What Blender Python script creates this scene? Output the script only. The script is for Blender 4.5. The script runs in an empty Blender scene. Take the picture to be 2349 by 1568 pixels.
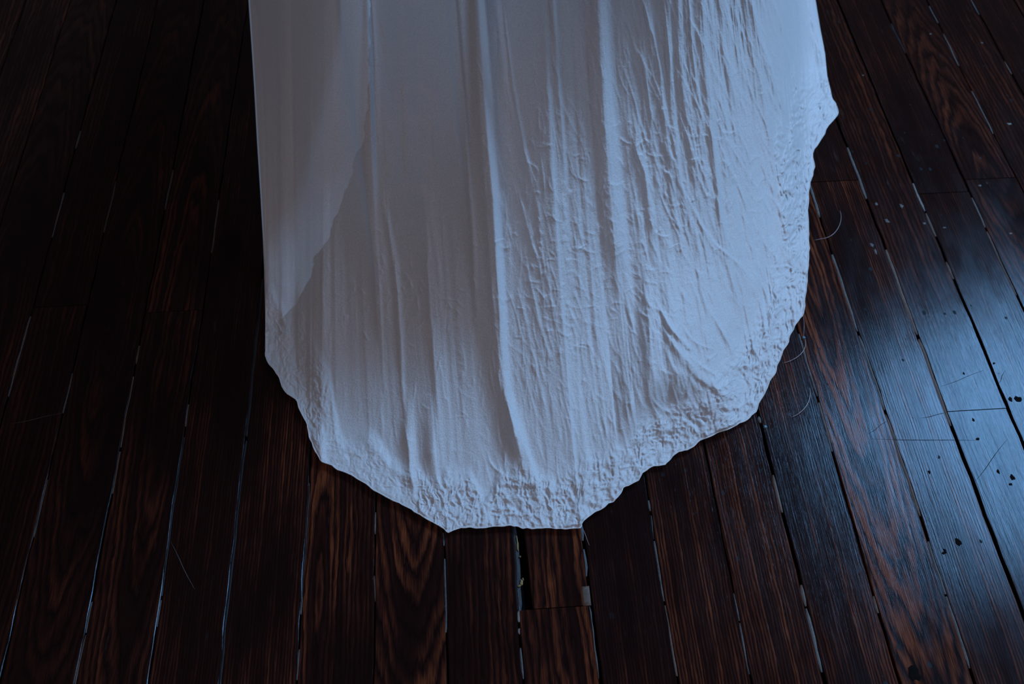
import bpy, math, random
import numpy as np
random.seed(7); rng = np.random.default_rng(11)
sc = bpy.context.scene

# ---------------------------------------------------------------- camera
CAM_H = 1.25
F_PX = 2284.0                     # 35 mm on full frame, for a 2349 px wide picture
PITCH = math.atan(3182/F_PX); YAW = math.atan(256*math.cos(PITCH)/F_PX)
sa, ca, sp, cp = math.sin(YAW), math.cos(YAW), math.sin(PITCH), math.cos(PITCH)
FW = np.array([sa*cp, ca*cp, -sp]); RT = np.array([ca, -sa, 0.0]); UP = np.cross(RT, FW)
cd = bpy.data.cameras.new('camera'); cam = bpy.data.objects.new('camera', cd)
sc.collection.objects.link(cam); sc.camera = cam
cd.sensor_width = 36.0; cd.lens = 36.0*F_PX/2349.0; cd.clip_start = 0.05
cam.location = (0, 0, CAM_H); cam.rotation_euler = (math.pi/2-PITCH, 0, -YAW)
cd.dof.use_dof = True; cd.dof.focus_distance = 1.33; cd.dof.aperture_fstop = 6.3

# ---------------------------------------------------------------- world and light
w = bpy.data.worlds.new('world'); sc.world = w; w.use_nodes = True
bg = w.node_tree.nodes['Background']; bg.inputs[0].default_value = (0.92, 0.87, 1.0, 1); bg.inputs[1].default_value = 0.060
def area(name, loc, target, sx, sy, col, watts):
    l = bpy.data.lights.new(name, 'AREA'); l.shape = 'RECTANGLE'; l.size = sx; l.size_y = sy
    l.color = col; l.energy = watts
    o = bpy.data.objects.new(name, l); sc.collection.objects.link(o); o.location = loc
    d = np.array(target, float)-np.array(loc, float)
    from mathutils import Vector
    o.rotation_euler = Vector(d).to_track_quat('-Z', 'Y').to_euler()
    return o
# daylight through a tall window high on the right wall (dusk blue)
area('window_daylight', (2.7, 2.35, 3.05), (0.5, 1.0, 0.9), 1.25, 0.9, (0.31, 0.59, 1.0), 166)
# pale fill lamp added at the right, beside the camera, to brighten the cloth
area('side_fill_light', (2.7, 0.1, 2.5), (0.4, 1.0, 0.1), 1.3, 1.6, (0.55, 0.70, 1.0), 24)
# faint neutral fill behind the camera, to the left, added as room ambience
area('rear_fill_light', (-1.9, -1.9, 2.5), (0.2, 0.9, 0), 1.4, 1.4, (1.0, 0.89, 0.97), 15)
sc.view_settings.view_transform = 'Standard'; sc.view_settings.look = 'None'
sc.view_settings.exposure = 0.0; sc.view_settings.gamma = 1.0; sc.view_settings.use_curve_mapping = False

# ---------------------------------------------------------------- helpers
def at(px, py, z=0.0):
    """point of the photograph -> point at height z in the room (numpy arrays welcome)"""
    px = np.asarray(px, float); py = np.asarray(py, float); z = np.asarray(z, float)
    d = [FW[i]*F_PX + RT[i]*(px-1174.5) - UP[i]*(py-784.0) for i in range(3)]
    t = (z-CAM_H)/d[2]
    return np.stack([d[0]*t, d[1]*t, np.broadcast_to(z, t.shape)+0*t], -1)

def link(name, me, parent=None):
    o = bpy.data.objects.new(name, me); sc.collection.objects.link(o)
    if parent is not None: o.parent = parent
    return o
def mesh(name, v, f, mat=None, smooth=False):
    me = bpy.data.meshes.new(name); me.from_pydata([tuple(map(float, p)) for p in v], [], f); me.update()
    if mat: me.materials.append(mat)
    if smooth: me.polygons.foreach_set('use_smooth', [True]*len(me.polygons))
    return me
def grid_mesh(name, P, mat):
    """P: (rows, cols, 3) array"""
    r, c, _ = P.shape
    idx = np.arange(r*c).reshape(r, c)
    q = np.stack([idx[:-1, :-1], idx[1:, :-1], idx[1:, 1:], idx[:-1, 1:]], -1).reshape(-1, 4)
    me = bpy.data.meshes.new(name)
    me.vertices.add(r*c); me.vertices.foreach_set('co', P.reshape(-1).astype(np.float32))
    n = len(q); me.loops.add(n*4); me.loops.foreach_set('vertex_index', q.reshape(-1).astype(np.int32))
    me.polygons.add(n); me.polygons.foreach_set('loop_start', (np.arange(n)*4).astype(np.int32))
    me.polygons.foreach_set('use_smooth', np.ones(n, bool))
    me.update(calc_edges=True); me.validate()
    me.materials.append(mat); return me
def tube(name, pts, rad, mat, sides=6):
    pts = np.asarray(pts, float); n = len(pts); v = []; f = []
    T = np.gradient(pts, axis=0); T /= np.linalg.norm(T, axis=1)[:, None]+1e-9
    for i in range(n):
        a = np.cross(T[i], [0, 0, 1.0]); a /= np.linalg.norm(a)+1e-9; b = np.cross(a, T[i])
        rr = rad[i] if hasattr(rad, '__len__') else rad
        for k in range(sides):
            t = 2*math.pi*k/sides; v.append(pts[i]+rr*(math.cos(t)*a+math.sin(t)*b))
    for i in range(n-1):
        for k in range(sides):
            k2 = (k+1) % sides; f.append((i*sides+k, i*sides+k2, (i+1)*sides+k2, (i+1)*sides+k))
    f.append(tuple(range(sides))[::-1]); f.append(tuple((n-1)*sides+k for k in range(sides)))
    return mesh(name, v, f, mat, True)

def vnoise(x, y, seed):
    """smooth 2-D lattice noise in -1..1"""
    r = np.random.default_rng(seed); L = r.uniform(-1, 1, (256, 256)).astype(np.float32)
    xi = np.floor(x).astype(int); yi = np.floor(y).astype(int); fx = x-xi; fy = y-yi
    fx = fx*fx*fx*(fx*(fx*6-15)+10); fy = fy*fy*fy*(fy*(fy*6-15)+10)
    a = L[xi & 255, yi & 255]; b = L[(xi+1) & 255, yi & 255]; c = L[xi & 255, (yi+1) & 255]; d = L[(xi+1) & 255, (yi+1) & 255]
    return (a*(1-fx)+b*fx)*(1-fy)+(c*(1-fx)+d*fx)*fy
def sstep(a, b, x):
    t = np.clip((x-a)/(b-a), 0, 1); return t*t*(3-2*t)

# ---------------------------------------------------------------- materials
class N:
    def __init__(s, name):
        s.m = bpy.data.materials.new(name); s.m.use_nodes = True; s.t = s.m.node_tree
        s.b = s.t.nodes['Principled BSDF']; s.out = s.t.nodes['Material Output']
    def n(s, typ, **k):
        nd = s.t.nodes.new(typ)
        for a, b in k.items(): setattr(nd, a, b)
        return nd
    def l(s, a, b): s.t.links.new(a, b)
    def math(s, op, a, b=None, c=None, clamp=False):
        nd = s.n('ShaderNodeMath', operation=op); nd.use_clamp = clamp
        for i, q in enumerate((a, b, c)):
            if q is None: continue
            if isinstance(q, (int, float)): nd.inputs[i].default_value = q
            else: s.l(q, nd.inputs[i])
        return nd.outputs[0]
    def vscale(s, vec, sc3, add=None):
        nd = s.n('ShaderNodeVectorMath', operation='MULTIPLY'); s.l(vec, nd.inputs[0]); nd.inputs[1].default_value = sc3
        if add is None: return nd.outputs[0]
        n2 = s.n('ShaderNodeVectorMath', operation='ADD'); s.l(nd.outputs[0], n2.inputs[0]); s.l(add, n2.inputs[1]); return n2.outputs[0]
    def noise(s, vec, scale, detail=3, rough=0.55, dist=0.0):
        nd = s.n('ShaderNodeTexNoise'); s.l(vec, nd.inputs['Vector']); nd.inputs['Scale'].default_value = scale
        nd.inputs['Detail'].default_value = detail; nd.inputs['Roughness'].default_value = rough; nd.inputs['Distortion'].default_value = dist
        return nd.outputs[0]
    def ramp(s, fac, stops):
        nd = s.n('ShaderNodeValToRGB'); s.l(fac, nd.inputs[0]); e = nd.color_ramp.elements
        while len(e) < len(stops): e.new(0.5)
        for el, (p, c) in zip(e, stops): el.position = p; el.color = (c, c, c, 1) if isinstance(c, (int, float)) else (*c, 1)
        return nd.outputs[0]
    def mix(s, fac, a, b, mode='MIX'):
        nd = s.n('ShaderNodeMix', data_type='RGBA', blend_type=mode)
        for i, q in ((0, fac), (6, a), (7, b)):
            if isinstance(q, (int, float)): nd.inputs[i].default_value = q
            elif isinstance(q, tuple): nd.inputs[i].default_value = (*q, 1)
            else: s.l(q, nd.inputs[i])
        return nd.outputs[2]
    def bump(s, h, strength, dist, prev=None):
        nd = s.n('ShaderNodeBump'); s.l(h, nd.inputs['Height']); nd.inputs['Strength'].default_value = strength; nd.inputs['Distance'].default_value = dist
        if prev is not None: s.l(prev, nd.inputs['Normal'])
        return nd.outputs[0]

def wood_material():
    M = N('stained_pine'); 
    pos = M.n('ShaderNodeNewGeometry').outputs['Position']
    g = M.n('ShaderNodeAttribute', attribute_name='grain'); t = M.n('ShaderNodeAttribute', attribute_name='tone')
    gs = M.n('ShaderNodeSeparateXYZ'); M.l(g.outputs['Vector'], gs.inputs[0])
    ts = M.n('ShaderNodeSeparateXYZ'); M.l(t.outputs['Vector'], ts.inputs[0])      # brightness, swirl, wear
    off = M.n('ShaderNodeAttribute', attribute_name='shift').outputs['Vector']
    P = M.n('ShaderNodeVectorMath', operation='ADD'); M.l(pos, P.inputs[0]); M.l(off, P.inputs[1]); P = P.outputs[0]
    warp = M.noise(M.vscale(P, (14, 2.6, 1)), 1.0, 3, 0.55)
    warp = M.math('MULTIPLY', M.math('SUBTRACT', warp, 0.5), M.math('MULTIPLY', ts.outputs[1], 7.0))
    fw = M.math('MULTIPLY', M.math('SUBTRACT', M.noise(M.vscale(P, (70, 12, 1)), 1.0, 3), 0.5), 1.7)
    fw2 = M.math('MULTIPLY', M.math('SUBTRACT', M.noise(M.vscale(P, (500, 45, 1)), 1.0, 2), 0.5), 0.55)
    r = M.math('SQRT', M.math('ADD', M.math('MULTIPLY', gs.outputs[0], gs.outputs[0]), M.math('MULTIPLY', gs.outputs[2], gs.outputs[2])))
    r = M.math('ADD', M.math('ADD', r, warp), M.math('ADD', fw, fw2))
    band = M.math('FRACT', r)
    ring = M.ramp(band, [(0.0, 0.0), (0.10, 0.25), (0.45, 0.85), (0.62, 1.0), (0.86, 0.45), (0.97, 0.0)])
    rid = M.math('FLOOR', r)
    wn = M.n('ShaderNodeTexWhiteNoise', noise_dimensions='1D'); M.l(rid, wn.inputs['W'])
    ring = M.math('MULTIPLY', ring, M.math('MULTIPLY_ADD', wn.outputs[0], 1.0, 0.30))
    fib = M.noise(M.vscale(P, (900, 26, 1)), 1.0, 3, 0.6)
    fib = M.ramp(fib, [(0.30, 0.35), (0.62, 1.25)])
    big = M.ramp(M.noise(M.vscale(P, (11, 3.4, 1)), 1.0, 4, 0.6), [(0.36, 0.12), (0.62, 1.0)])
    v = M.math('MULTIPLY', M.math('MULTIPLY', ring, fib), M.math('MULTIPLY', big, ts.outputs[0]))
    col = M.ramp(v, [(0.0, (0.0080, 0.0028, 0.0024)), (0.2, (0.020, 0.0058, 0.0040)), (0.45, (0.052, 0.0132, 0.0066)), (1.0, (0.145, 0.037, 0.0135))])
    # worn, dusty scuffs: pale streaks with a shape of their own
    scuff = M.ramp(M.noise(M.vscale(P, (160, 22, 1)), 1.0, 5, 0.65), [(0.60, 0.0), (0.74, 1.0)])
    sm = M.ramp(M.noise(M.vscale(P, (9, 7, 1)), 1.0, 3), [(0.48, 0.0), (0.64, 1.0)])
    scuff = M.math('MULTIPLY', M.math('MULTIPLY', scuff, sm), M.math('MULTIPLY', ts.outputs[2], 0.7), clamp=True)
    col = M.mix(scuff, col, (0.060, 0.047, 0.046))
    # small dents, filled with old dirt
    vo = M.n('ShaderNodeTexVoronoi'); M.l(M.vscale(P, (62, 40, 1)), vo.inputs['Vector']); vo.inputs['Scale'].default_value = 1.0
    vs = M.n('ShaderNodeSeparateXYZ'); M.l(vo.outputs['Color'], vs.inputs[0])
    rad = M.math('MULTIPLY', M.math('GREATER_THAN', vs.outputs[0], 0.78), M.math('MULTIPLY_ADD', vs.outputs[1], 0.16, 0.03))
    vd = M.math('ADD', vo.outputs['Distance'], M.math('MULTIPLY', M.math('SUBTRACT', M.noise(P, 260, 2), 0.5), 0.16))
    dent = M.math('MULTIPLY', M.math('LESS_THAN', vd, rad), ts.outputs[2], clamp=True)
    col = M.mix(dent, col, (0.004, 0.003, 0.003))
    # thin hairline scratches across the boards
    wv = M.noise(M.vscale(P, (5, 70, 1)), 1.0, 6, 0.7)
    M.l(col, M.b.inputs['Base Color'])
    rough = M.math('ADD', M.ramp(M.noise(M.vscale(P, (30, 9, 1)), 1.0, 4), [(0.3, 0.10), (0.7, 0.18)]), M.math('MULTIPLY', fib, 0.03))
    rough = M.math('ADD', rough, M.math('MULTIPLY', dent, 0.4))
    M.l(rough, M.b.inputs['Roughness'])
    M.b.inputs['Specular IOR Level'].default_value = 0.135; M.b.inputs['Specular Tint'].default_value = (0.60, 0.84, 1.0, 1)
    M.b.inputs['Coat Weight'].default_value = 0.0
    h1 = M.math('ADD', M.math('MULTIPLY', ring, 0.35), M.math('MULTIPLY', fib, 0.35))
    n1 = M.bump(h1, 0.3, 0.0004)
    n2 = M.bump(M.math('ADD', M.noise(M.vscale(P, (330, 16, 1)), 1.0, 3), M.math('MULTIPLY', wv, 0.15)), 0.13, 0.0008, n1)
    n3 = M.bump(M.noise(M.vscale(P, (26, 7, 1)), 1.0, 2), 0.18, 0.003, n2)
    n4 = M.bump(dent, -0.8, 0.001, n3)
    M.l(n4, M.b.inputs['Normal'])
    return M.m

def plain(name, col, rough=0.7, spec=0.3, var=0.5, sc_=300):
    M = N(name); pos = M.n('ShaderNodeNewGeometry').outputs['Position']
    nz = M.noise(pos, sc_, 4)
    c = M.mix(nz, tuple(x*(1-var) for x in col), tuple(min(1, x*(1+var)) for x in col))
    M.l(c, M.b.inputs['Base Color']); M.b.inputs['Roughness'].default_value = rough
    M.b.inputs['Specular IOR Level'].default_value = spec
    M.l(M.bump(nz, 0.5, 0.0006), M.b.inputs['Normal'])
    return M.m

def silk(name, col, through, clear):
    """thin washed silk: diffuse front, some light let through, a little of what is behind seen through the weave"""
    M = N(name); pos = M.n('ShaderNodeNewGeometry').outputs['Position']
    weave = M.noise(M.vscale(pos, (1.0, 0.75, 1.0)), 760, 3, 0.6)
    soft = M.noise(pos, 300, 4, 0.65)
    c = M.mix(M.ramp(weave, [(0.35, 0.0), (0.65, 1.0)]), tuple(x*0.85 for x in col), tuple(min(.93, x*1.06) for x in col))
    nrm = M.bump(soft, 0.6, 0.0011, M.bump(weave, 0.6, 0.0007))
    p = M.b; M.l(c, p.inputs['Base Color']); p.inputs['Roughness'].default_value = 0.55
    p.inputs['Specular IOR Level'].default_value = 0.25
    p.inputs['Sheen Weight'].default_value = 0.15; p.inputs['Sheen Roughness'].default_value = 0.4
    M.l(nrm, p.inputs['Normal'])
    tr = M.n('ShaderNodeBsdfTranslucent'); M.l(c, tr.inputs[0]); M.l(nrm, tr.inputs['Normal'])
    tp = M.n('ShaderNodeBsdfTransparent')
    m1 = M.n('ShaderNodeMixShader'); m1.inputs[0].default_value = through; M.l(p.outputs[0], m1.inputs[1]); M.l(tr.outputs[0], m1.inputs[2])
    m2 = M.n('ShaderNodeMixShader'); m2.inputs[0].default_value = clear; M.l(m1.outputs[0], m2.inputs[1]); M.l(tp.outputs[0], m2.inputs[2])
    M.l(m2.outputs[0], M.out.inputs['Surface'])
    return M.m

WOOD = wood_material()
GAP = plain('gap_dirt', (0.004, 0.003, 0.003), 0.95, 0.1)
FILL_GREY = plain('grey_putty', (0.075, 0.066, 0.062), 0.6, 0.4, 0.7, 220)
FILL_BROWN = plain('bare_splinter', (0.085, 0.050, 0.034), 0.6, 0.4, 0.6, 220)
FILL_DARK = plain('dark_filler', (0.012, 0.011, 0.013), 0.5, 0.35, 0.6, 220)
PAINT = plain('old_paint', (0.16, 0.14, 0.13), 0.6, 0.4, 0.6, 260)
CRUMB = plain('yellow_crumb', (0.22, 0.16, 0.07), 0.8, 0.3)
LINT = plain('blue_lint', (0.12, 0.24, 0.30), 0.8, 0.3)
HAIR = plain('pale_hair', (0.35, 0.27, 0.28), 0.35, 0.6)

# ---------------------------------------------------------------- floor
SEAMS = {-2: -0.7890, -1: -0.6958, 0: -0.6095, 1: -0.5155, 2: -0.4259, 3: -0.3367, 4: -0.2419, 5: -0.1474, 6: -0.0540, 7: 0.0390, 8: 0.1336,
         9: 0.2303, 10: 0.3218, 11: 0.4115, 12: 0.5045, 13: 0.5982, 14: 0.6884, 15: 0.7806, 16: 0.8705, 17: 0.9631, 18: 1.0551, 19: 1.1428}
for k in range(20, 40): SEAMS[k] = SEAMS[k-1]+0.0925+random.uniform(-.002, .002)
for k in range(-3, -25, -1): SEAMS[k] = SEAMS[k+1]-0.0925+random.uniform(-.002, .002)
Y0, Y1 = -0.9, 4.6
JOINT = {-1: [1.012], 1: [0.99], 7: [0.4685], 13: [1.204], 14: [0.728], 15: [1.164], 16: [1.192]}
GAPW = {7: .0028, 8: .0045, 11: .0042, 14: .0040, 15: .0034, 12: .0028, 13: .0032, 16: .0024, 3: .0035}
# column -> (kind, brightness, swirl, wear); kinds: fine straight, wide straight, cathedral
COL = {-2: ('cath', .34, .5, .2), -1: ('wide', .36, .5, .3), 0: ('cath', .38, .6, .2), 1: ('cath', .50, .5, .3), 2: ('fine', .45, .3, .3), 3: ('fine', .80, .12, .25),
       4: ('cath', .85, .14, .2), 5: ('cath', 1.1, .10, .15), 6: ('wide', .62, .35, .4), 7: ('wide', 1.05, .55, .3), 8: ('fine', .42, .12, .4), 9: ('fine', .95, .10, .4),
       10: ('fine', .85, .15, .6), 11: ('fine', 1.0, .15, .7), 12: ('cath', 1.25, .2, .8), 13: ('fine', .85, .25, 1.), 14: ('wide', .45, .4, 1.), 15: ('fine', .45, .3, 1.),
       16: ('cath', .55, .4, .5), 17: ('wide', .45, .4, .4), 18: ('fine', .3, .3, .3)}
floor_me = mesh('floor', [(-3, Y0-.3, -.03), (3, Y0-.3, -.03), (3, Y1+.3, -.03), (-3, Y1+.3, -.03), (-3, Y0-.3, -.012), (3, Y0-.3, -.012), (3, Y1+.3, -.012), (-3, Y1+.3, -.012)],
                [(3, 2, 1, 0), (4, 5, 6, 7), (0, 1, 5, 4), (1, 2, 6, 5), (2, 3, 7, 6), (3, 0, 4, 7)], GAP)
floor = link('floor', floor_me); floor['kind'] = 'structure'; floor['label'] = 'dark stained old wooden board floor'

def edge_wob(k, y):
    """the slightly uneven line of seam k"""
    return 0.0007*math.sin(y*9+k*2.1)+0.0005*math.sin(y*31+k*5)+0.0004*math.sin(y*83+k)
def plank(k, ya, yb, left=None):
    kind, br, sw, wear = COL.get(k, ('wide', .45, .4, .4)); sid = random.Random(k*97+int(ya*50))
    gl = GAPW.get(k, .0020)/2; gr = GAPW.get(k+1, .0020)/2; t = sid.uniform(-.0005, .0004)
    ys = [ya]; y = ya
    for yy in np.arange(0.32, 1.9, 0.03):
        if ya+.008 < yy < yb-.008: ys.append(float(yy))
    ys.append(yb)
    v = []; f = []
    for i, y in enumerate(ys):
        xl = SEAMS[k]+gl+edge_wob(k, y)+sid.uniform(-.0004, .0004); xr = SEAMS[k+1]-gr+edge_wob(k+1, y)+sid.uniform(-.0004, .0004)
        if left: xl = left(y, xl)
        e = 0.0005+0.0003*sid.random(); zt = t
        v += [(xl+.001, y, -.012), (xl, y, zt-.0022), (xl+e*.3, y, zt-.0006), (xl+e*1.6, y, zt), (xr-e*1.6, y, zt), (xr-e*.3, y, zt-.0006), (xr, y, zt-.0022), (xr-.001, y, -.012)]
    n = 8
    for i in range(len(ys)-1):
        for j in range(n-1): f.append((i*n+j, (i+1)*n+j, (i+1)*n+j+1, i*n+j+1)[::-1])
    f.append(tuple(range(n))[::-1][::-1]); f.append(tuple((len(ys)-1)*n+j for j in range(n))[::-1])
    me = mesh('plank', v, f, WOOD); 
    me.polygons.foreach_set('use_smooth', [False]*len(me.polygons))
    xc = (SEAMS[k]+SEAMS[k+1])/2
    if kind == 'fine': lam, x0, z0, kk, y0 = .0040, xc+sid.choice((-.16, .16)), .03, .04*sid.uniform(-1, 1), .8
    elif kind == 'wide': lam, x0, z0, kk, y0 = .0075, xc+sid.choice((-.09, .09)), .01, .05*sid.uniform(-1, 1), .8
    else: lam, x0, z0, kk, y0 = .0066, xc+sid.uniform(-.012, .012), 0., .10*sid.choice((-1, 1)), sid.uniform(.5, 1.2)
    if k == 5: lam, x0, kk, y0 = .0086, xc+.006, .20, .66
    if k == 4: lam, x0, kk, y0 = .0062, SEAMS[4]+.022, .075, .50
    if k == 7: lam, x0 = .0105, xc+.07
    if k == 12: lam, x0, kk, y0 = .0072, xc-.004, .085, 1.0
    if k == 16 and ya < 1: lam, x0, kk, y0 = .0085, xc+.02, .16, 1.3
    if k == 1: kk = .07; y0 = .9
    A = np.array(v); G = np.stack([(A[:, 0]-x0)/lam, A[:, 1]*0, (z0+kk*(A[:, 1]-y0))/lam], -1)
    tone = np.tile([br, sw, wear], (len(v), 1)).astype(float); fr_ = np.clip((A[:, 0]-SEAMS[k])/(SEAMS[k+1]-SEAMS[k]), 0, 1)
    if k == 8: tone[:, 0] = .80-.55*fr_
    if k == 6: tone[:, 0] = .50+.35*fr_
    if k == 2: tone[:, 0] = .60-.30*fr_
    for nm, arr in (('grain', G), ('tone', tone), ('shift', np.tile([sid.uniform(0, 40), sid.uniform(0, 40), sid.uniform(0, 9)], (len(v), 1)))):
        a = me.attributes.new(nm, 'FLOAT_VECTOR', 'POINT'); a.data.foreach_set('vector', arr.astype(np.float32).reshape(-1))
    return link('plank', me, floor)
for k in range(-24, 39):
    js = list(JOINT.get(k, [])); 
    if not js or max(js) < 1.9: js.append(random.uniform(2.15, 2.9))
    if min(js) > .3: js.append(random.uniform(-.5, 0.12))
    js = [Y0]+sorted(js)+[Y1]
    for a, b in zip(js[:-1], js[1:]):
        lf = None
        if k == 7 and abs(a-.4685) < 1e-4: lf = lambda y, x: x+(.010+max(0, .64-y)/.17*.007)*(1-min(1, max(0, (y-.66)/.1)))
        plank(k, a+.0006, b-.0006, lf)

def seam_x(k, y): return SEAMS[k]+edge_wob(k, y)
def filler(k, pya, pyb, mat, wd=.0030, top=-.0006, dx=0., name='gap_filler', rough=.0008):
    """a strip of old filler or splinter pressed in seam k between two picture rows"""
    xg = SEAMS[k]; 
    ya = float(at(918+ (xg/ (0.092))*100, pyb)[1]); yb = float(at(918+(xg/0.092)*100, pya)[1])
    n = max(3, int((yb-ya)/.012)); v = []; f = []; r = random.Random(int(k*1000+pya))
    for i in range(n+1):
        y = ya+(yb-ya)*i/n; x = seam_x(k, y)+dx; h = wd/2*(1 if 0 < i < n else .4)
        a = x-h-r.uniform(0, rough); b = x+h+r.uniform(0, rough); z = top-r.uniform(0, .0006)
        v += [(a, y, -.012), (a, y, z-.0003), ((a+b)/2, y, z+.0003), (b, y, z-.0003), (b, y, -.012)]
    for i in range(n):
        for j in range(4): f.append((i*5+j, (i+1)*5+j, (i+1)*5+j+1, i*5+j+1)[::-1])
    f.append((0, 1, 2, 3, 4)); f.append(tuple(n*5+j for j in (4, 3, 2, 1, 0)))
    return link(name, mesh(name, v, f, mat), floor)
for a in [(14, 590, 790, FILL_BROWN, .0045), (14, 800, 1005, FILL_BROWN, .0040), (13, 432, 512, FILL_GREY, .0040), (13, 600, 780, FILL_GREY, .0032), (13, 790, 965, FILL_GREY, .0030),
          (13, 975, 1215, FILL_BROWN, .0032), (13, 1275, 1400, FILL_GREY, .0035), (13, 1405, 1575, FILL_GREY, .0032), (12, 784, 930, FILL_GREY, .0030), (12, 945, 1060, FILL_GREY, .0034),
          (12, 1400, 1440, FILL_BROWN, .003), (11, 1112, 1200, FILL_BROWN, .0046), (11, 1370, 1420, FILL_BROWN, .004), (11, 1425, 1575, FILL_GREY, .0038), (11, 975, 990, FILL_GREY, .003),
          (10, 1385, 1450, FILL_GREY, .003), (10, 1455, 1575, FILL_GREY, .0032), (9, 1165, 1190, FILL_GREY, .004), (9, 1260, 1400, FILL_GREY, .0036), (9, 1410, 1575, FILL_BROWN, .0050),
          (7, 1415, 1440, PAINT, .0035), (7, 1455, 1468, PAINT, .003), (7, 1500, 1572, FILL_GREY, .0026), (5, 1325, 1385, FILL_BROWN, .0028), (5, 1180, 1230, FILL_BROWN, .0030),
          (16, 60, 130, FILL_DARK, .003), (17, 20, 60, FILL_GREY, .003), (17, 85, 160, FILL_GREY, .0032), (17, 220, 320, FILL_GREY, .0028), (18, 0, 40, FILL_GREY, .0028), (18, 150, 180, FILL_BROWN, .004),
          (14, 350, 470, FILL_GREY, .003), (16, 470, 540, FILL_GREY, .0030), (16, 550, 700, FILL_BROWN, .0028), (15, 435, 500, PAINT, .0030), (15, 505, 560, FILL_BROWN, .0030), (15, 620, 660, FILL_BROWN, .003),
          (0, 415, 530, FILL_GREY, .0022), (0, 850, 940, FILL_GREY, .0022), (0, 1090, 1220, FILL_GREY, .0024), (-1, 300, 340, FILL_GREY, .002), (-1, 440, 540, FILL_GREY, .0022), (-1, 720, 800, FILL_GREY, .0025), (-1, 800, 900, FILL_GREY, .003),
          (1, 390, 480, FILL_GREY, .0024), (1, 790, 830, FILL_BROWN, .003), (1, 860, 1020, FILL_BROWN, .0026), (1, 1030, 1125, FILL_BROWN, .0036), (1, 1370, 1440, FILL_GREY, .0036), (1, 1445, 1560, FILL_BROWN, .0022),
          (2, 460, 580, FILL_GREY, .0022), (2, 925, 975, FILL_GREY, .0026), (2, 1370, 1430, FILL_GREY, .003), (3, 380, 430, FILL_GREY, .0024), (3, 520, 590, FILL_GREY, .0026), (4, 1370, 1410, FILL_GREY, .003), (4, 1490, 1560, FILL_GREY, .0026)]:
    filler(a[0], a[1], a[2], a[3], a[4])
for a in [(3, 640, 1000, FILL_DARK, .0075, -.0010, .0), (3, 1010, 1575, FILL_DARK, .0045, -.0012, 0), (7, 1215, 1420, FILL_DARK, .0075, -.0012, .0010), (8, 1212, 1255, FILL_DARK, .006, -.001, -.002),
          (8, 1275, 1338, FILL_DARK, .005, -.001, -.002), (8, 1400, 1575, FILL_DARK, .003, -.0012, -.003), (2, 1000, 1360, FILL_DARK, .003, -.0008, 0), (4, 1110, 1370, FILL_DARK, .003, -.0008, 0), (6, 1290, 1460, FILL_DARK, .004, -.0006, -.001),
          (6, 1230, 1260, FILL_DARK, .004, -.0008, -.001), (9, 1200, 1255, FILL_DARK, .003, -.001, 0)]:
    filler(*a)

def blob(name, px, py, wx, wy, mat, z=0.0004, h=.0006, parent=floor, n=11, seed=0, rough=.35):
    """a small flat irregular chip lying on the boards"""
    r = random.Random(int(px*7+py*3+seed)); c = at(px, py, 0); v = []; f = []
    ang = [2*math.pi*i/n for i in range(n)] if n != 4 else [.75, 2.39, 3.89, 5.53]; rr = [1+r.uniform(-rough, rough) for _ in ang]
    for zz, s in ((-.0006, 1.0), (z+h*.4, .95), (z+h, .6)):
        for a, q in zip(ang, rr): v.append((c[0]+math.cos(a)*wx/2*q*s, c[1]+math.sin(a)*wy/2*q*s, zz))
    for L in range(2):
        for i in range(n): f.append((L*n+i, L*n+(i+1) % n, (L+1)*n+(i+1) % n, (L+1)*n+i))
    f.append(tuple(2*n+i for i in range(n))); f.append(tuple(range(n))[::-1])
    return link(name, mesh(name, v, f, mat, True), parent)
blob('wood_patch', 1345, 1366, .015, .042, FILL_BROWN, .0002, .0006, n=4, rough=.08)
for px, py, a, b in [(2000, 562, .006, .010), (2009, 578, .004, .012), (2033, 504, .006, .004), (2010, 468, .005, .008), (2068, 472, .007, .010), (2120, 512, .005, .006), (2036, 508, .007, .004),
                     (2166, 522, .005, .004), (2315, 284, .008, .006), (2135, 78, .006, .004), (2252, 98, .005, .004), (1979, 173, .004, .004), (2318, 535, .006, .003), (2248, 425, .006, .005)]:
    blob('paint_fleck', px, py, a, b, FILL_GREY if px < 2300 else PAINT, .0001, .0004, rough=.45)
for px, py, a, b in [(2199, 1242, .009, .012), (2168, 1264, .0045, .007), (2098, 1545, .016, .020), (2335, 915, .012, .011), (2318, 915, .006, .008), (2211, 856, .004, .006), (2233, 962, .004, .006), (2132, 1082, .004, .006),
                     (2323, 1094, .006, .010), (2318, 1110, .006, .004), (2164, 1268, .004, .004), (2243, 1006, .006, .004), (2290, 1080, .004, .008), (2280, 833, .004, .004)]:
    blob('knot_hole', px, py, a, b, GAP, -.0003, .0005, rough=.3)
for px, py, a, b in [(1187, 1245, .003, .020), (1196, 1335, .004, .007), (1192, 1343, .006, .004), (1200, 1328, .003, .004), (1193, 1276, .003, .003)]:
    blob('crumb', px, py, a, b, CRUMB, -.0005, .001, rough=.5)

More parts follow.
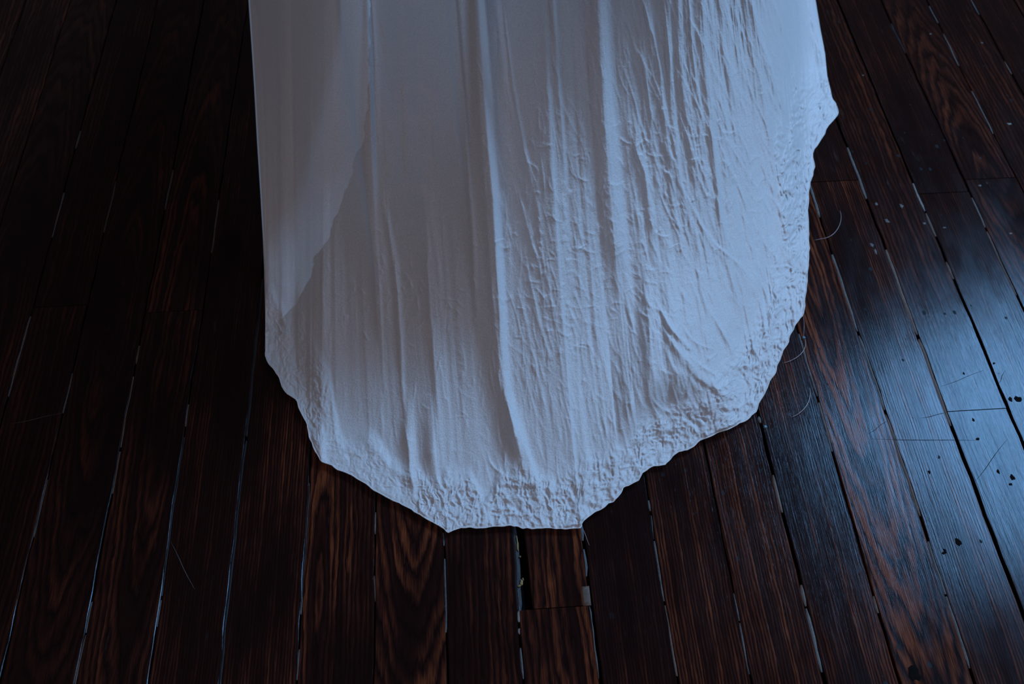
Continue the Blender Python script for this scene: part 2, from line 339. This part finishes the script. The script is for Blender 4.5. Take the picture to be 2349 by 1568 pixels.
# ---------------------------------------------------------------- the gown's train
LEFT = [(556, -330), (562, -180), (570, 0), (578, 120), (583, 200), (590, 330), (597, 440), (603, 545), (606, 620), (608, 700), (609, 763)]
HEM = [(609, 763), (612, 791), (608, 812), (614, 830), (632, 851), (642, 868), (647, 886), (658, 902), (682, 917), (686, 935), (702, 963), (707, 995), (719, 1026), (735, 1058), (761, 1065), (774, 1077),
       (803, 1089), (849, 1116), (874, 1133), (926, 1160), (947, 1167), (961, 1180), (996, 1198), (1028, 1221), (1045, 1213), (1070, 1208), (1091, 1212), (1112, 1210), (1137, 1208), (1172, 1204), (1200, 1212),
       (1250, 1211), (1290, 1213), (1333, 1208), (1339, 1193), (1360, 1176), (1378, 1170), (1395, 1153), (1407, 1150), (1420, 1137), (1430, 1118), (1449, 1108), (1467, 1101), (1474, 1083), (1498, 1068), (1527, 1066),
       (1544, 1045), (1558, 1033), (1577, 1033), (1592, 1023), (1604, 1010), (1629, 1002), (1637, 994), (1677, 981), (1706, 967), (1735, 944), (1739, 927), (1755, 898), (1766, 873), (1778, 857), (1782, 840), (1793, 824),
       (1797, 803), (1809, 786), (1809, 778), (1822, 757), (1826, 743), (1840, 726), (1842, 720), (1849, 662), (1855, 600), (1855, 536), (1853, 491), (1855, 437), (1860, 415), (1866, 393), (1870, 375), (1862, 362),
       (1866, 341), (1884, 321), (1891, 308), (1900, 290), (1918, 270), (1924, 259), (1920, 250), (1918, 237)]
RIGHT = [(1825, -330), (1850, -130), (1871, 0), (1882, 67), (1890, 107), (1893, 156), (1904, 205), (1909, 225), (1918, 237)]
HEM = np.array(HEM, float)
# fine scallops between the traced points
_s = np.r_[0, np.cumsum(np.linalg.norm(np.diff(HEM, axis=0), axis=1))]; _q = np.linspace(0, _s[-1], 700)
_d = np.stack([np.interp(_q, _s, HEM[:, 0]), np.interp(_q, _s, HEM[:, 1])], 1); _t = np.gradient(_d, axis=0); _t /= np.linalg.norm(_t, axis=1)[:, None]
_k = np.ones(3)/3; _o = 2.2*vnoise(_q/11., _q*0+.5, 81)+1.6*vnoise(_q/26., _q*0+.5, 82); _o *= np.clip(np.minimum(_q, _q[-1]-_q)/30, 0, 1)
HEM = _d+np.stack([_t[:, 1], -_t[:, 0]], 1)*_o[:, None]
seg = np.r_[0, np.cumsum(np.linalg.norm(np.diff(HEM, axis=0), axis=1))]
NU, NV = 960, 900
# which stretch of the top edge runs down to which stretch of the hem
key_top = np.array([556, 640, 745, 850, 960, 1085, 1235, 1365, 1500, 1600, 1690, 1760, 1800, 1825.])
key_pt = [(609, 763), (647, 886), (735, 1058), (961, 1180), (1045, 1213), (1195, 1210), (1333, 1208), (1474, 1083), (1637, 994), (1755, 898), (1842, 720), (1855, 536), (1866, 393), (1918, 237)]
key_s = np.array([seg[np.argmin(np.hypot(HEM[:, 0]-a, HEM[:, 1]-b))] for a, b in key_pt])
ku = np.linspace(0, 1, len(key_top)); 
spx = np.concatenate([np.linspace(0, 1, NU)])
# even spacing along a mix of top and hem length
ss = np.interp(spx, ku, key_s); tt = np.interp(spx, ku, key_top)
mixl = ss/ss.max()*0.55+(tt-tt.min())/(tt.max()-tt.min())*0.45
u = np.interp(np.linspace(0, 1, NU), mixl, spx)
s_u = np.interp(u, ku, key_s); hx = np.interp(s_u, seg, HEM[:, 0]); hy = np.interp(s_u, seg, HEM[:, 1])
tx = np.interp(u, ku, key_top)
v = np.linspace(0, 1, NV)[:, None]      # 0 at the top, 1 at the hem
ty = -330.0
# quadratic curve from top to hem
c1x = tx+(hx-tx)*0.30; c1y = ty+(hy-ty)*0.55
PX = (1-v)**2*tx+2*v*(1-v)*c1x+v**2*hx
PY = (1-v)**2*ty+2*v*(1-v)*c1y+v**2*hy
# pull outer columns onto the traced side outlines
Lx = np.array(LEFT, float); Rx = np.array(RIGHT, float)
dl = np.interp(PY[:, 0], Lx[:, 1], Lx[:, 0])-PX[:, 0]; dr = np.interp(PY[:, -1], Rx[:, 1], Rx[:, 0])-PX[:, -1]
wl = np.clip(1-u/0.12, 0, 1)**1.5; wr = np.clip(1-(1-u)/0.12, 0, 1)**1.5
PX = PX+dl[:, None]*wl+dr[:, None]*wr
U2 = np.broadcast_to(u, PX.shape); V2 = np.broadcast_to(v, PX.shape)
col_len = np.broadcast_to(hy-ty, PX.shape)
dhem = (1-V2)*col_len                    # picture distance to the hem along the fold
# --- overall drape: flat on the boards at the hem, rising to the wearer
g_ = np.exp(-.5*(np.arange(-260, 261)/85.)**2); g_ /= g_.sum()
hy_s = np.convolve(np.pad(hy, 260, mode='reflect', reflect_type='odd'), g_, 'valid')       # the drape itself has no kinks
hy_s = hy_s+.50*np.maximum(0, 1150-hy_s)
w_ = np.clip((1-V2)*np.broadcast_to(hy_s-ty, PX.shape)/1540.0, 0, 1)
edge = np.clip(np.minimum(U2/0.16, (1-U2)/0.10), 0, 1); arch = (0.58+0.42*np.sin(edge*np.pi/2))*(1-.30*((U2-.72)/.68)**2)
Z = 0.004+(0.80*w_**1.75+0.05*sstep(0, 260, dhem)*w_)*arch

def fold(path, wl_, wr_, amp, up=None, lo=None):
    """a fold whose crest follows path [(x, y, strength)]; soft on one side, sharp on the other"""
    p = np.array(path, float); o = np.argsort(p[:, 1]); p = p[o]
    xc = np.interp(PY, p[:, 1], p[:, 0]); a = np.interp(PY, p[:, 1], p[:, 2])
    d = PX-xc; return amp*a*np.where(d < 0, np.exp(-(d/wl_)**2), np.exp(-(d/wr_)**2))
H = np.zeros_like(PX)
# the big rolled fold in the middle and its thin companion line
H += fold([(1088, -330, 1.), (1094, 0, 1.), (1112, 250, 1.), (1130, 450, 1.), (1143, 700, .8), (1152, 850, .6), (1170, 960, .55), (1196, 1060, .25), (1215, 1120, 0)], 32, 11, .018)
H += fold([(1050, -330, 1.), (1058, 0, 1.), (1078, 250, 1.), (1096, 450, .9), (1105, 700, .5), (1115, 850, .2), (1130, 960, 0)], 105, 46, .018)
H += fold([(1010, -330, .8), (1030, 0, .9), (1058, 300, .8), (1080, 500, .5), (1092, 700, .25), (1100, 800, 0)], 7, 16, .009)
H += fold([(1040, -330, .8), (1045, 0, .9), (1066, 250, .6), (1086, 560, .4), (1090, 700, 0)], 6, 7, .004)
# narrow bright ridge
H += fold([(1366, -330, 1), (1374, 0, 1), (1388, 250, .9), (1400, 400, .8), (1418, 560, .9), (1425, 620, .55), (1440, 720, .1), (1450, 800, 0)], 34, 17, .014)
H += fold([(1480, 0, .2), (1455, 260, .0), (1462, 330, .6), (1482, 420, 1), (1493, 500, .9), (1500, 590, .4), (1510, 680, 0)], 12, 8, .006)
H -= fold([(1395, -330, .6), (1430, 150, 1), (1450, 420, .8), (1465, 560, 0)], 26, 30, .002)
# bent bright band on the left with a crisp left edge
H += fold([(770, -330, .8), (783, 0, 1), (806, 180, 1), (824, 330, 1), (842, 450, .8), (858, 600, .6), (866, 720, .3), (872, 800, 0)], 7, 36, .013)
H += fold([(826, -330, .7), (838, 0, 1), (844, 150, .9), (852, 350, .5), (858, 500, .1), (860, 600, 0)], 48, 10, .016)
H += fold([(905, -330, .7), (914, 0, .8), (918, 200, .7), (924, 400, .6), (922, 520, 0)], 30, 6, .004)
H += fold([(870, -330, 0), (868, 200, .2), (880, 470, .9), (905, 600, 1), (914, 700, 1), (920, 800, .7), (922, 960, 0)], 8, 8, .0028)
H += fold([(990, -330, 0), (985, 200, .5), (988, 500, .6), (1010, 640, .4), (1025, 800, 0)], 7, 7, .0018)
# soft left folds
for q in ([(650, -330, 1), (655, 0, 1), (662, 350, .7), (690, 520, .4), (700, 620, 0)], [(735, -330, .6), (750, 0, 1), (762, 200, .8), (745, 450, .3), (730, 560, 0)],
          [(700, 200, .2), (712, 300, 1), (720, 340, 1), (725, 450, .4), (728, 560, 0)], [(620, -330, .5), (632, 150, .8), (645, 420, .5), (655, 600, 0)]):
    H += fold(q, 24, 12, .0035)
# right part: bright flank, valley and lifted outer edge
H += fold([(1745, -330, 1), (1760, 0, 1), (1775, 150, .8), (1800, 280, .4), (1820, 380, 0)], 60, 34, .016)
H -= fold([(1815, -330, 1), (1832, 0, 1), (1852, 120, 1), (1868, 200, .6), (1880, 260, 0)], 26, 22, .018)
for q in ([(1690, -330, 1), (1722, 0, 1), (1748, 100, .9), (1780, 190, .6), (1815, 270, 0)], [(1600, -330, .8), (1612, 0, .8), (1630, 250, .8), (1650, 480, .8), (1680, 620, .5), (1700, 760, 0)],
          [(1525, -330, .9), (1532, 0, .9), (1542, 220, .9), (1560, 420, .8), (1590, 520, .5), (1640, 700, 0)], [(1655, -330, .8), (1665, 0, .8), (1680, 200, .8), (1710, 380, .5), (1735, 560, .1)],
          [(1240, -330, .7), (1268, 0, .8), (1280, 180, .8), (1295, 380, .3), (1300, 450, 0)], [(1150, 0, .6), (1175, 200, .8), (1205, 360, .6), (1232, 470, .3), (1250, 560, 0)],
          [(1505, -330, .5), (1485, 0, .4), (1512, 160, 1), (1530, 320, .9), (1545, 450, .4), (1560, 600, 0)]):
    H += fold(q, 11, 5, .0036)
# lower right: the little tent of cloth that stands off the floor
crest = np.array([(1345, 1085, 0), (1400, 1010, .25), (1450, 920, .68), (1490, 865, 1), (1535, 843, 1.05), (1580, 850, 1), (1625, 870, .8), (1668, 898, .45), (1705, 925, 0)], float)
cy = np.interp(PX, crest[:, 0], crest[:, 1]); camp = np.interp(PX, crest[:, 0], crest[:, 2], left=0, right=0)
d = PY-cy
H += .036*camp*np.where(d > 0, np.exp(-(d/92)**2), np.exp(-(d/210)**2))
H += fold([(1530, 740, 0), (1545, 790, .6), (1575, 835, 1), (1605, 868, 1), (1650, 900, .6), (1680, 915, 0)], 10, 24, .0035)
H += fold([(1515, 700, 0), (1540, 755, .8), (1580, 800, .4), (1590, 806, 0)], 7, 6, .004)
# foot of the big fold opening over the floor, low swells near the hem
for q, a in (([(1170, 900, 0), (1190, 1000, 1), (1235, 1130, .6), (1260, 1190, 0)], .006), ([(935, 880, 0), (938, 1010, 1), (945, 1100, .6), (950, 1160, 0)], .006), ([(985, 900, 0), (992, 1040, 1), (1000, 1110, .5), (1010, 1180, 0)], .007),
             ([(1330, 900, 0), (1345, 1060, .8), (1335, 1190, .9), (1333, 1209, .4)], .006), ([(733, 960, 0), (735, 1010, 1), (735, 1058, .8)], .006), ([(1790, 640, 0), (1780, 700, 1), (1760, 800, .5), (1750, 880, 0)], .006)):
    H += fold(q, 18, 12, a)
# --- creases: thin sharp ridges stamped on a fine height raster laid over the picture
RX0, RY0, RW, RH = 540, -340, 1420, 1600
R = np.zeros((RH, RW), np.float32)
def stamp(pts, wd, amp, asym=1.0):
    """one crease along a polyline; wd is its half width, amp its height; tapered at both ends"""
    global R
    p = np.array(pts, float)
    if len(p) == 3:
        t = np.linspace(0, 1, 9)[:, None]; p = (1-t)**2*p[0]+2*t*(1-t)*(2*p[1]-.5*p[0]-.5*p[2])+t**2*p[2]
    m = wd*4+2
    x0 = int(max(0, p[:, 0].min()-m-RX0)); x1 = int(min(RW, p[:, 0].max()+m-RX0)); y0 = int(max(0, p[:, 1].min()-m-RY0)); y1 = int(min(RH, p[:, 1].max()+m-RY0))
    if x1 <= x0 or y1 <= y0: return
    yy, xx = np.mgrid[y0:y1, x0:x1].astype(np.float32); xx += RX0; yy += RY0
    L = np.r_[0, np.cumsum(np.linalg.norm(np.diff(p, axis=0), axis=1))]; best = np.full(xx.shape, 1e9, np.float32); sd = np.zeros_like(best); al = np.zeros_like(best)
    for i in range(len(p)-1):
        ab = p[i+1]-p[i]; l2 = ab@ab+1e-9
        t = np.clip(((xx-p[i, 0])*ab[0]+(yy-p[i, 1])*ab[1])/l2, 0, 1)
        dx = xx-p[i, 0]-t*ab[0]; dy = yy-p[i, 1]-t*ab[1]; dd_ = dx*dx+dy*dy; mk = dd_ < best
        best[mk] = dd_[mk]; sd[mk] = (ab[0]*dy-ab[1]*dx)[mk]; al[mk] = ((L[i]+t*(L[i+1]-L[i]))/L[-1])[mk]
    dist = np.sqrt(best); w1 = np.where(sd > 0, wd*asym, wd)      # sd>0: left of a downward crease
    tap = np.maximum(np.sin(np.pi*np.clip(al, 0, 1)), 0)**.6
    R[y0:y1, x0:x1] += 1.3*amp*tap*np.exp(-(dist/w1)**1.3)
def flow(px, py):
    """direction in which the cloth runs at a picture point"""
    k = np.clip((px-560)/1300, 0, 1); q = np.clip((py+330)/1400, 0, 1)
    ang = np.interp(px-0.12*(py-300), [560, 850, 1100, 1400, 1700, 1850], [.02, .05, .10, .15, .20, .22])
    ang = ang*(1+1.1*q*sstep(1100, 1500, px))
    return math.sin(ang), math.cos(ang)
def inside(px, py):
    return px > np.interp(py, Lx[:, 1], Lx[:, 0])+6
rc = random.Random(5)
hemspline = HEM
def hem_gap(px, py):
    return float(np.min(np.hypot(HEM[::9, 0]-px, HEM[::9, 1]-py)))
# traced pleats of the right half, crisp on one side
for q, wd, amp in [([(1474, -330), (1474, 0), (1496, 75), (1513, 145), (1526, 219), (1544, 395), (1557, 460)], 4, .0024), ([(1520, -330), (1522, 0), (1535, 131), (1540, 285)], 5, .0026),
    ([(1553, -330), (1555, 0), (1566, 175), (1579, 307), (1592, 395), (1606, 445)], 5, .0026), ([(1578, -330), (1579, 0), (1590, 131), (1609, 263), (1597, 417)], 4, .0022),
    ([(1608, -330), (1610, 0), (1618, 153), (1632, 307), (1640, 400)], 3, .0018), ([(1655, -330), (1658, 0), (1659, 219), (1675, 329), (1697, 438), (1711, 474)], 4, .0022),
    ([(1700, -330), (1711, 0), (1724, 88), (1737, 263), (1759, 373), (1776, 452)], 4, .0022), ([(1745, -330), (1757, 0), (1760, 131), (1781, 197), (1815, 272)], 4, .0022),
    ([(1680, -200), (1688, 60), (1700, 230), (1722, 380), (1748, 470)], 3, .0018), ([(1560, 270), (1585, 330), (1600, 390), (1602, 430)], 3, .0018), ([(1630, 230), (1650, 330), (1690, 420), (1725, 500)], 3, .0018),
    ([(1755, 130), (1775, 200), (1790, 240), (1812, 280)], 3, .002), ([(1770, 185), (1785, 250), (1800, 290), (1822, 300)], 3, .0018), ([(1455, 0), (1468, 100), (1485, 200), (1500, 320), (1517, 400)], 3, .0014),
    ([(1512, 380), (1530, 400), (1545, 470), (1560, 530), (1580, 590)], 4, .002), ([(1560, 420), (1590, 480), (1630, 560), (1665, 600)], 4, .0018), ([(1600, 500), (1640, 560), (1700, 610), (1740, 660)], 4, .0018),
    ([(1640, 440), (1660, 520), (1690, 600), (1710, 640), (1730, 680)], 4, .0018), ([(1695, 450), (1715, 540), (1740, 610), (1760, 650)], 4, .0018),
    ([(1600, 640), (1620, 700), (1645, 740), (1672, 790)], 4, .002), ([(1630, 700), (1650, 750), (1680, 800), (1700, 850)], 4, .002), ([(1560, 730), (1590, 780), (1640, 800)], 3, .0018),
    ([(1517, 745), (1545, 790), (1570, 820), (1600, 850)], 4, .0026), ([(1500, 680), (1530, 740), (1555, 770), (1590, 800)], 4, .0024), ([(1575, 810), (1610, 840), (1640, 858), (1668, 890)], 4, .0022),
    ([(1425, 640), (1440, 700), (1455, 760), (1465, 800)], 3, .0012), ([(1455, 650), (1490, 700), (1540, 725), (1560, 728)], 3, .0014), ([(1200, 560), (1215, 640), (1235, 730), (1248, 770), (1250, 800)], 4, .0018),
    ([(1190, 640), (1215, 780), (1240, 900), (1262, 980)], 5, .0014), ([(1195, 330), (1215, 380), (1232, 430)], 3, .0014), ([(1240, 580), (1260, 660), (1275, 760), (1290, 850)], 3, .0012),
    ([(1265, -330), (1268, 0), (1278, 150), (1290, 300), (1297, 450)], 5, .0016), ([(1150, -100), (1160, 60), (1175, 180), (1205, 330), (1225, 420)], 5, .0016), ([(1180, 400), (1210, 520), (1245, 640)], 4, .0014),
    ([(1180, 960), (1195, 1000), (1210, 1040), (1240, 1120)], 4, .002), ([(1150, 870), (1165, 930), (1185, 990), (1195, 1050)], 4, .0026), ([(1120, 1045), (1132, 1070), (1160, 1090)], 3, .002),
    ([(888, 580), (905, 610), (912, 660), (915, 720), (920, 780), (924, 850)], 3, .0018), ([(925, 960), (938, 1030), (940, 1090), (950, 1110)], 4, .0022), ([(850, -330), (855, 0), (880, 130), (900, 230), (918, 330), (921, 420)], 4, .0014),
    ([(860, 0), (872, 60), (895, 140)], 3, .0012), ([(872, 150), (890, 200), (915, 240)], 3, .001), ([(605, 100), (640, 160), (648, 220)], 3, .0012), ([(700, 265), (715, 285), (720, 310)], 3, .0014), ([(1445, 900), (1455, 960), (1462, 1000)], 3, .002),
    ([(1430, 905), (1440, 950), (1450, 1010)], 3, .0018), ([(1495, 880), (1500, 920), (1545, 950)], 3, .002), ([(1510, 845), (1530, 855), (1545, 860)], 3, .0012), ([(865, 560), (873, 700), (880, 900)], 3, .0012)]:
    stamp(q, wd*.8, amp*(.62 if q[0][0] < 1500 else .72), 2.0)
# many small ones along the run of the cloth
n = 0
while n < 2800:
    px = rc.uniform(570, 1890); py = rc.uniform(-320, 1190)
    if not inside(px, py): continue
    g = hem_gap(px, py)
    if g < 60: continue
    dens = 1.3 if px > 1430 else (.55 if px > 1130 else (.30 if px > 850 else .16))
    if py < 300 and 1130 < px < 1450: dens *= .5
    if py > 700 and px > 1150: dens *= 1.4
    if rc.random() > dens: continue
    fx_, fy_ = flow(px, py); ln = rc.uniform(25, 120)*(1.6 if px > 1450 and py < 500 else 1.0)
    ln = min(ln, g*1.1); a = rc.gauss(0, .10); dx = fx_*math.cos(a)+fy_*math.sin(a); dy = fy_*math.cos(a)-fx_*math.sin(a)
    b = rc.gauss(0, .06)*ln
    x0, y0, x1, y1 = px-dx*ln/2, py-dy*ln/2, px+dx*ln/2, py+dy*ln/2
    stamp([(x0, y0), (px+dy*b, py-dx*b), (x1, y1)], rc.uniform(1.3, 2.7), rc.uniform(.15, .75)*(.0010 if px > 1520 else (.0008 if px > 1130 else .0006)), rc.choice((1.0, 2.0, 3.0)))
    n += 1
# crumpled patches: short creases in all directions
for cx, cy_, sx, sy, cnt, am in [(1300, 500, 120, 110, 190, 1.1), (1560, 350, 90, 70, 70, 1.2), (1530, 440, 80, 60, 60, 1.1), (950, 680, 90, 40, 60, 1.1), (905, 640, 30, 70, 35, 1.2), (1340, 690, 120, 120, 130, .9), (1480, 620, 120, 90, 100, .9), (1230, 780, 90, 120, 70, .8), (1010, 590, 60, 20, 24, 1.),
                                (1180, 870, 160, 90, 60, .6), (1420, 760, 120, 100, 90, .7), (1210, 120, 70, 70, 26, .7), (1650, 330, 110, 130, 70, .9), (1000, 960, 160, 90, 50, .6), (1560, 760, 90, 70, 50, .8), (720, 560, 120, 120, 26, .6), (1500, 920, 90, 40, 30, .8)]:
    for i in range(cnt):
        px = rc.gauss(cx, sx); py = rc.gauss(cy_, sy)
        if px > 1860 or px < 600 or hem_gap(px, py) < 50: continue
        a = rc.choice((rc.gauss(.35, .5), rc.gauss(1.35, .35), rc.uniform(0, 3.14))); ln = rc.uniform(10, 42); b = rc.gauss(0, .16)*ln
        dx, dy = math.cos(a), math.sin(a)
        stamp([(px-dx*ln/2, py-dy*ln/2), (px+dy*b, py-dx*b), (px+dx*ln/2, py+dy*ln/2)], rc.uniform(1.3, 2.8), am*rc.uniform(.15, 1)**1.5*.0008, rc.choice((1, 2, 3)))
def sample(Rr, x, y):
    fx = np.clip(x-RX0, 0, RW-1.01); fy = np.clip(y-RY0, 0, RH-1.01); xi = fx.astype(int); yi = fy.astype(int); ax = fx-xi; ay = fy-yi
    return (Rr[yi, xi]*(1-ax)+Rr[yi, xi+1]*ax)*(1-ay)+(Rr[yi+1, xi]*(1-ax)+Rr[yi+1, xi+1]*ax)*ay
R = np.nan_to_num(R)
H += sample(R, PX, PY)
# --- low pleating that runs with the cloth
def pleat(freq, seed, vs):
    n_ = vnoise(U2*freq+0.8*vnoise(U2*12, V2*6, seed+9), V2*vs+seed, seed); return 1-np.abs(n_)*2
right = sstep(1420, 1600, PX); mid = sstep(1120, 1300, PX)*(1-right*.3); lft = 1-sstep(1080, 1180, PX)
fan = sstep(30, 170, dhem)
pl = pleat(60, 21, 3.2)*.0010+pleat(130, 22, 6)*.0006+pleat(280, 23, 12)*.00025
H += pl*((.9+.3*sstep(1550, 1700, PX))*right+.35*mid+.14*lft)*fan
fanR = sstep(60, 200, dhem)*(1-sstep(300, 620, dhem))*sstep(1130, 1400, PX)
H += (pleat(120, 31, 5)*.0010+pleat(240, 32, 9)*.0004)*fanR*.4
H += .0022*vnoise(U2*9, V2*1.6, 41)*sstep(100, 500, dhem)
def crinkle(s, seed, ax=1.0, ay=1.0):
    wx = PX/s+.9*vnoise(PX/(s*2.2), PY/(s*2.2), seed+1); wy = PY/s+.9*vnoise(PX/(s*2.2)+31, PY/(s*2.2)+7, seed+2)
    return 1-2*np.abs(vnoise(wx*ax+200, wy*ay+200, seed))
H += (crinkle(9, 56)*.00010+crinkle(5, 57)*.00007)*fan*(.5+.5*mid)
# --- puckered band along the hem
band_w = 118+30*vnoise(U2*40, V2*0+3, 61)+25*vnoise(U2*9, V2*0+5, 62)
band_w = np.where(PX > 1700, band_w*.85, band_w)
band = (1-sstep(band_w*.75, band_w*1.25, dhem))
# near the side ends columns graze the hem, use true distance there
step = 3
sub = np.stack([PX[::12, ::12], PY[::12, ::12]], -1); hs = HEM
dd = np.full(sub.shape[:2], 1e9)
hs = HEM[::4]
for a, b in zip(hs[:-1], hs[1:]):
    ab = b-a; t = np.clip(((sub-a)@ab)/(ab@ab), 0, 1); q = a+t[..., None]*ab; dd = np.minimum(dd, np.linalg.norm(sub-q, axis=-1))
ri = np.arange(NV)/12.0; ci = np.arange(NU)/12.0
r0 = np.minimum(ri.astype(int), dd.shape[0]-2); c0 = np.minimum(ci.astype(int), dd.shape[1]-2)
fr = (ri-r0)[:, None]; fc = (ci-c0)[None, :]
D = (dd[r0][:, c0]*(1-fr)*(1-fc)+dd[r0+1][:, c0]*fr*(1-fc)+dd[r0][:, c0+1]*(1-fr)*fc+dd[r0+1][:, c0+1]*fr*fc)
D = np.maximum(D, 0)
bw = 92+26*vnoise(U2*46, V2*0+3, 61)+20*vnoise(U2*10, V2*0+5, 62)
bw = np.where((PX < 900), bw*.95, bw)
band = 1-sstep(bw*.72, bw*1.22, D)
bl = np.where(PX < 960, .45, 1.0)
puck = crinkle(34, 71, 1.1, .7)*.0010+crinkle(15, 72, 1.15, .6)*.0010+crinkle(8, 73, 1.2, .7)*.0009+crinkle(4.5, 74)*.00025
H += 1.5*band*bl*puck*(.5+.5*sstep(0, 9, D))
Z = Z*(0.35+0.65*sstep(0, 60, D)) if False else Z
H *= np.where(D < 6, .5+.5*D/6, 1)
Z = np.maximum(Z+H+0.004*band, 0.0022)
W = at(PX, PY, Z)
# --- the cloth turns under at both sides and falls to the boards
def skirt(colW, side, n=14):
    out = []
    for j in range(1, n+1):
        t = j/n; q = colW.copy(); z0 = q[:, 2]
        q[:, 2] = np.maximum(z0*(1-t)**1.15, .0016)
        inw = (0.010+0.16*z0)*math.sin(t*math.pi/2)*t
        q[:, 0] -= side*inw*np.minimum(1, z0/.03); q[:, 1] += 0.05*z0*t
        out.append(q)
    return out
Lc = skirt(W[:, 0], -1); Rc = skirt(W[:, -1], 1)
full = np.concatenate([np.stack(Lc[::-1], 1), W, np.stack(Rc, 1)], 1)
SILK = silk('washed_silk', (0.86, 0.85, 0.86), 0.12, 0.20)
LINE = silk('lining_silk', (0.80, 0.78, 0.77), 0.10, 0.0)
dress = bpy.data.objects.new('gown_train', None); sc.collection.objects.link(dress)
dress.location = (0, 0, 0); dress.empty_display_size = .2
dress['label'] = 'white sheer silk gown train with crinkled hem, spread over the dark board floor'; dress['category'] = 'dress'
link('outer_layer', grid_mesh('outer_layer', full[::-1][:, :, :], SILK), dress)
# lining: an inner panel under the left part, ending in a slanting edge
bx = np.array([(852, -330), (848, 0), (846, 200), (834, 320), (812, 368), (799, 428), (782, 462), (756, 538), (738, 570), (723, 588), (714, 622), (706, 650), (686, 684), (655, 722), (628, 748)], float)
rows = np.arange(0, NV, 6); cols = 70
LP = []
for r in rows:
    y = PY[r, :]; 
    xl = PX[r, 0]+3; yrow = PY[r, 0]
    if yrow > 748: break
    xr = np.interp(yrow, bx[:, 1], bx[:, 0])+2.5*math.sin(yrow*.083)+1.5*math.sin(yrow*.21)
    xs = np.linspace(xl, max(xr, xl+2), cols)
    LP.append(np.stack([xs, np.full(cols, yrow)], -1))
LP = np.array(LP)
# height: a little under the outer cloth, looked up by nearest row/column
def lookup(x, y):
    best = np.zeros(len(x))
    ru = np.clip(np.searchsorted(PY[:, 60], y[0]), 0, NV-1)
    return np.interp(x, PX[ru], Z[ru])
LZ = np.array([lookup(q[:, 0], q[:, 1]) for q in LP]); 
LZ = np.maximum(LZ-.010, .0012)
link('lining', grid_mesh('lining', at(LP[..., 0], LP[..., 1], LZ)[::-1], LINE), dress)
# rolled hem: a thin cord all along the hem
hemW = full[-1, 14:-14][::3].copy()
hemW[:, 2] += .0004
link('rolled_hem', tube('rolled_hem', hemW, [.0007+.0003*math.sin(i*.7)*math.sin(i*.23) for i in range(len(hemW))], silk('hem_silk', (.86, .84, .83), .2, 0.0), 6), dress)

# ---------------------------------------------------------------- loose bits on the floor
def strand(px_pts, r, label, lift=.0012, name='hair_strand', group=None, mat=HAIR, cat='hair'):
    p = np.array(px_pts, float); t = np.linspace(0, 1, len(p)); tt_ = np.linspace(0, 1, 26)
    from numpy.polynomial import polynomial as PP
    deg = min(4, len(p)-1); fx = np.polyfit(t, p[:, 0], deg); fy = np.polyfit(t, p[:, 1], deg)
    xx = np.polyval(fx, tt_); yy = np.polyval(fy, tt_)
    W_ = at(xx, yy, 0.0); W_[:, 2] = lift+.0022*np.sin(tt_*np.pi)
    o = link(name, tube(name, W_, [r*(.35+.65*math.sin(math.pi*min(1, max(0, a)))**.5) for a in tt_], mat, 5)); o['label'] = label; o['category'] = cat
    return o
strand([(1926, 484), (1926, 515), (1912, 538), (1893, 548), (1867, 552)], .00045, 'curved pale hair nearest the top, beside the upper right hem')
strand([(1846, 776), (1845, 800), (1833, 817), (1815, 828), (1796, 833)], .0005, 'curved pale hair touching the hem at the right, below the blue speck')
strand([(1857, 890), (1856, 915), (1847, 935), (1833, 949), (1816, 957)], .0006, 'curved shiny hair on the boards lower right of the hem')
strand([(1334, 1212), (1340, 1222), (1345, 1236), (1352, 1252)], .0003, 'short loose thread hanging from the hem point at bottom centre', .002, 'thread', None, HAIR, 'thread')
strand([(1841, 724), (1843, 742), (1843, 758), (1843, 772)], .0003, 'short loose thread between the right hem and the blue speck', .002, 'thread', None, HAIR, 'thread')
a = blob('lint_speck', 1843, 775, .0045, .0045, LINT, .001, .002, None); a['label'] = 'tiny blue speck of lint on the seam beside the right hem'; a['category'] = 'lint'
b = blob('lint_speck', 1755, 980, .0045, .0045, LINT, .001, .002, None); b['label'] = 'tiny blue speck of lint on the seam below the lower right hem'; b['category'] = 'lint'

# ---------------------------------------------------------------- scratches scored into the boards
def scratch(x0, y0, x1, y1, mat, r_=.0004):
    t = np.linspace(0, 1, 9); W_ = at(x0+(x1-x0)*t+1.2*np.sin(t*7), y0+(y1-y0)*t+1.0*np.sin(t*5), 0.0); W_[:, 2] = -.00005+.0*t
    link('scratch', tube('scratch', W_, [r_*(.3+.7*math.sin(math.pi*a)) for a in t], mat, 4), floor)
for q in [(2236, 1104, 2310, 1008, GAP), (2290, 880, 2306, 850, GAP), (2160, 885, 2255, 850, FILL_DARK), (1998, 1006, 2240, 1010, GAP, .0003), (391, 1241, 446, 1352, FILL_GREY, .0005), (2112, 958, 2172, 946, GAP, .0003),
          (1990, 995, 2036, 965, FILL_DARK), (20, 972, 140, 948, FILL_GREY, .0003), (1630, 1130, 1690, 1180, FILL_DARK, .0003), (1790, 1100, 1800, 1150, FILL_GREY, .0003), (775, 1420, 830, 1402, FILL_GREY, .0002)]:
    scratch(*q)
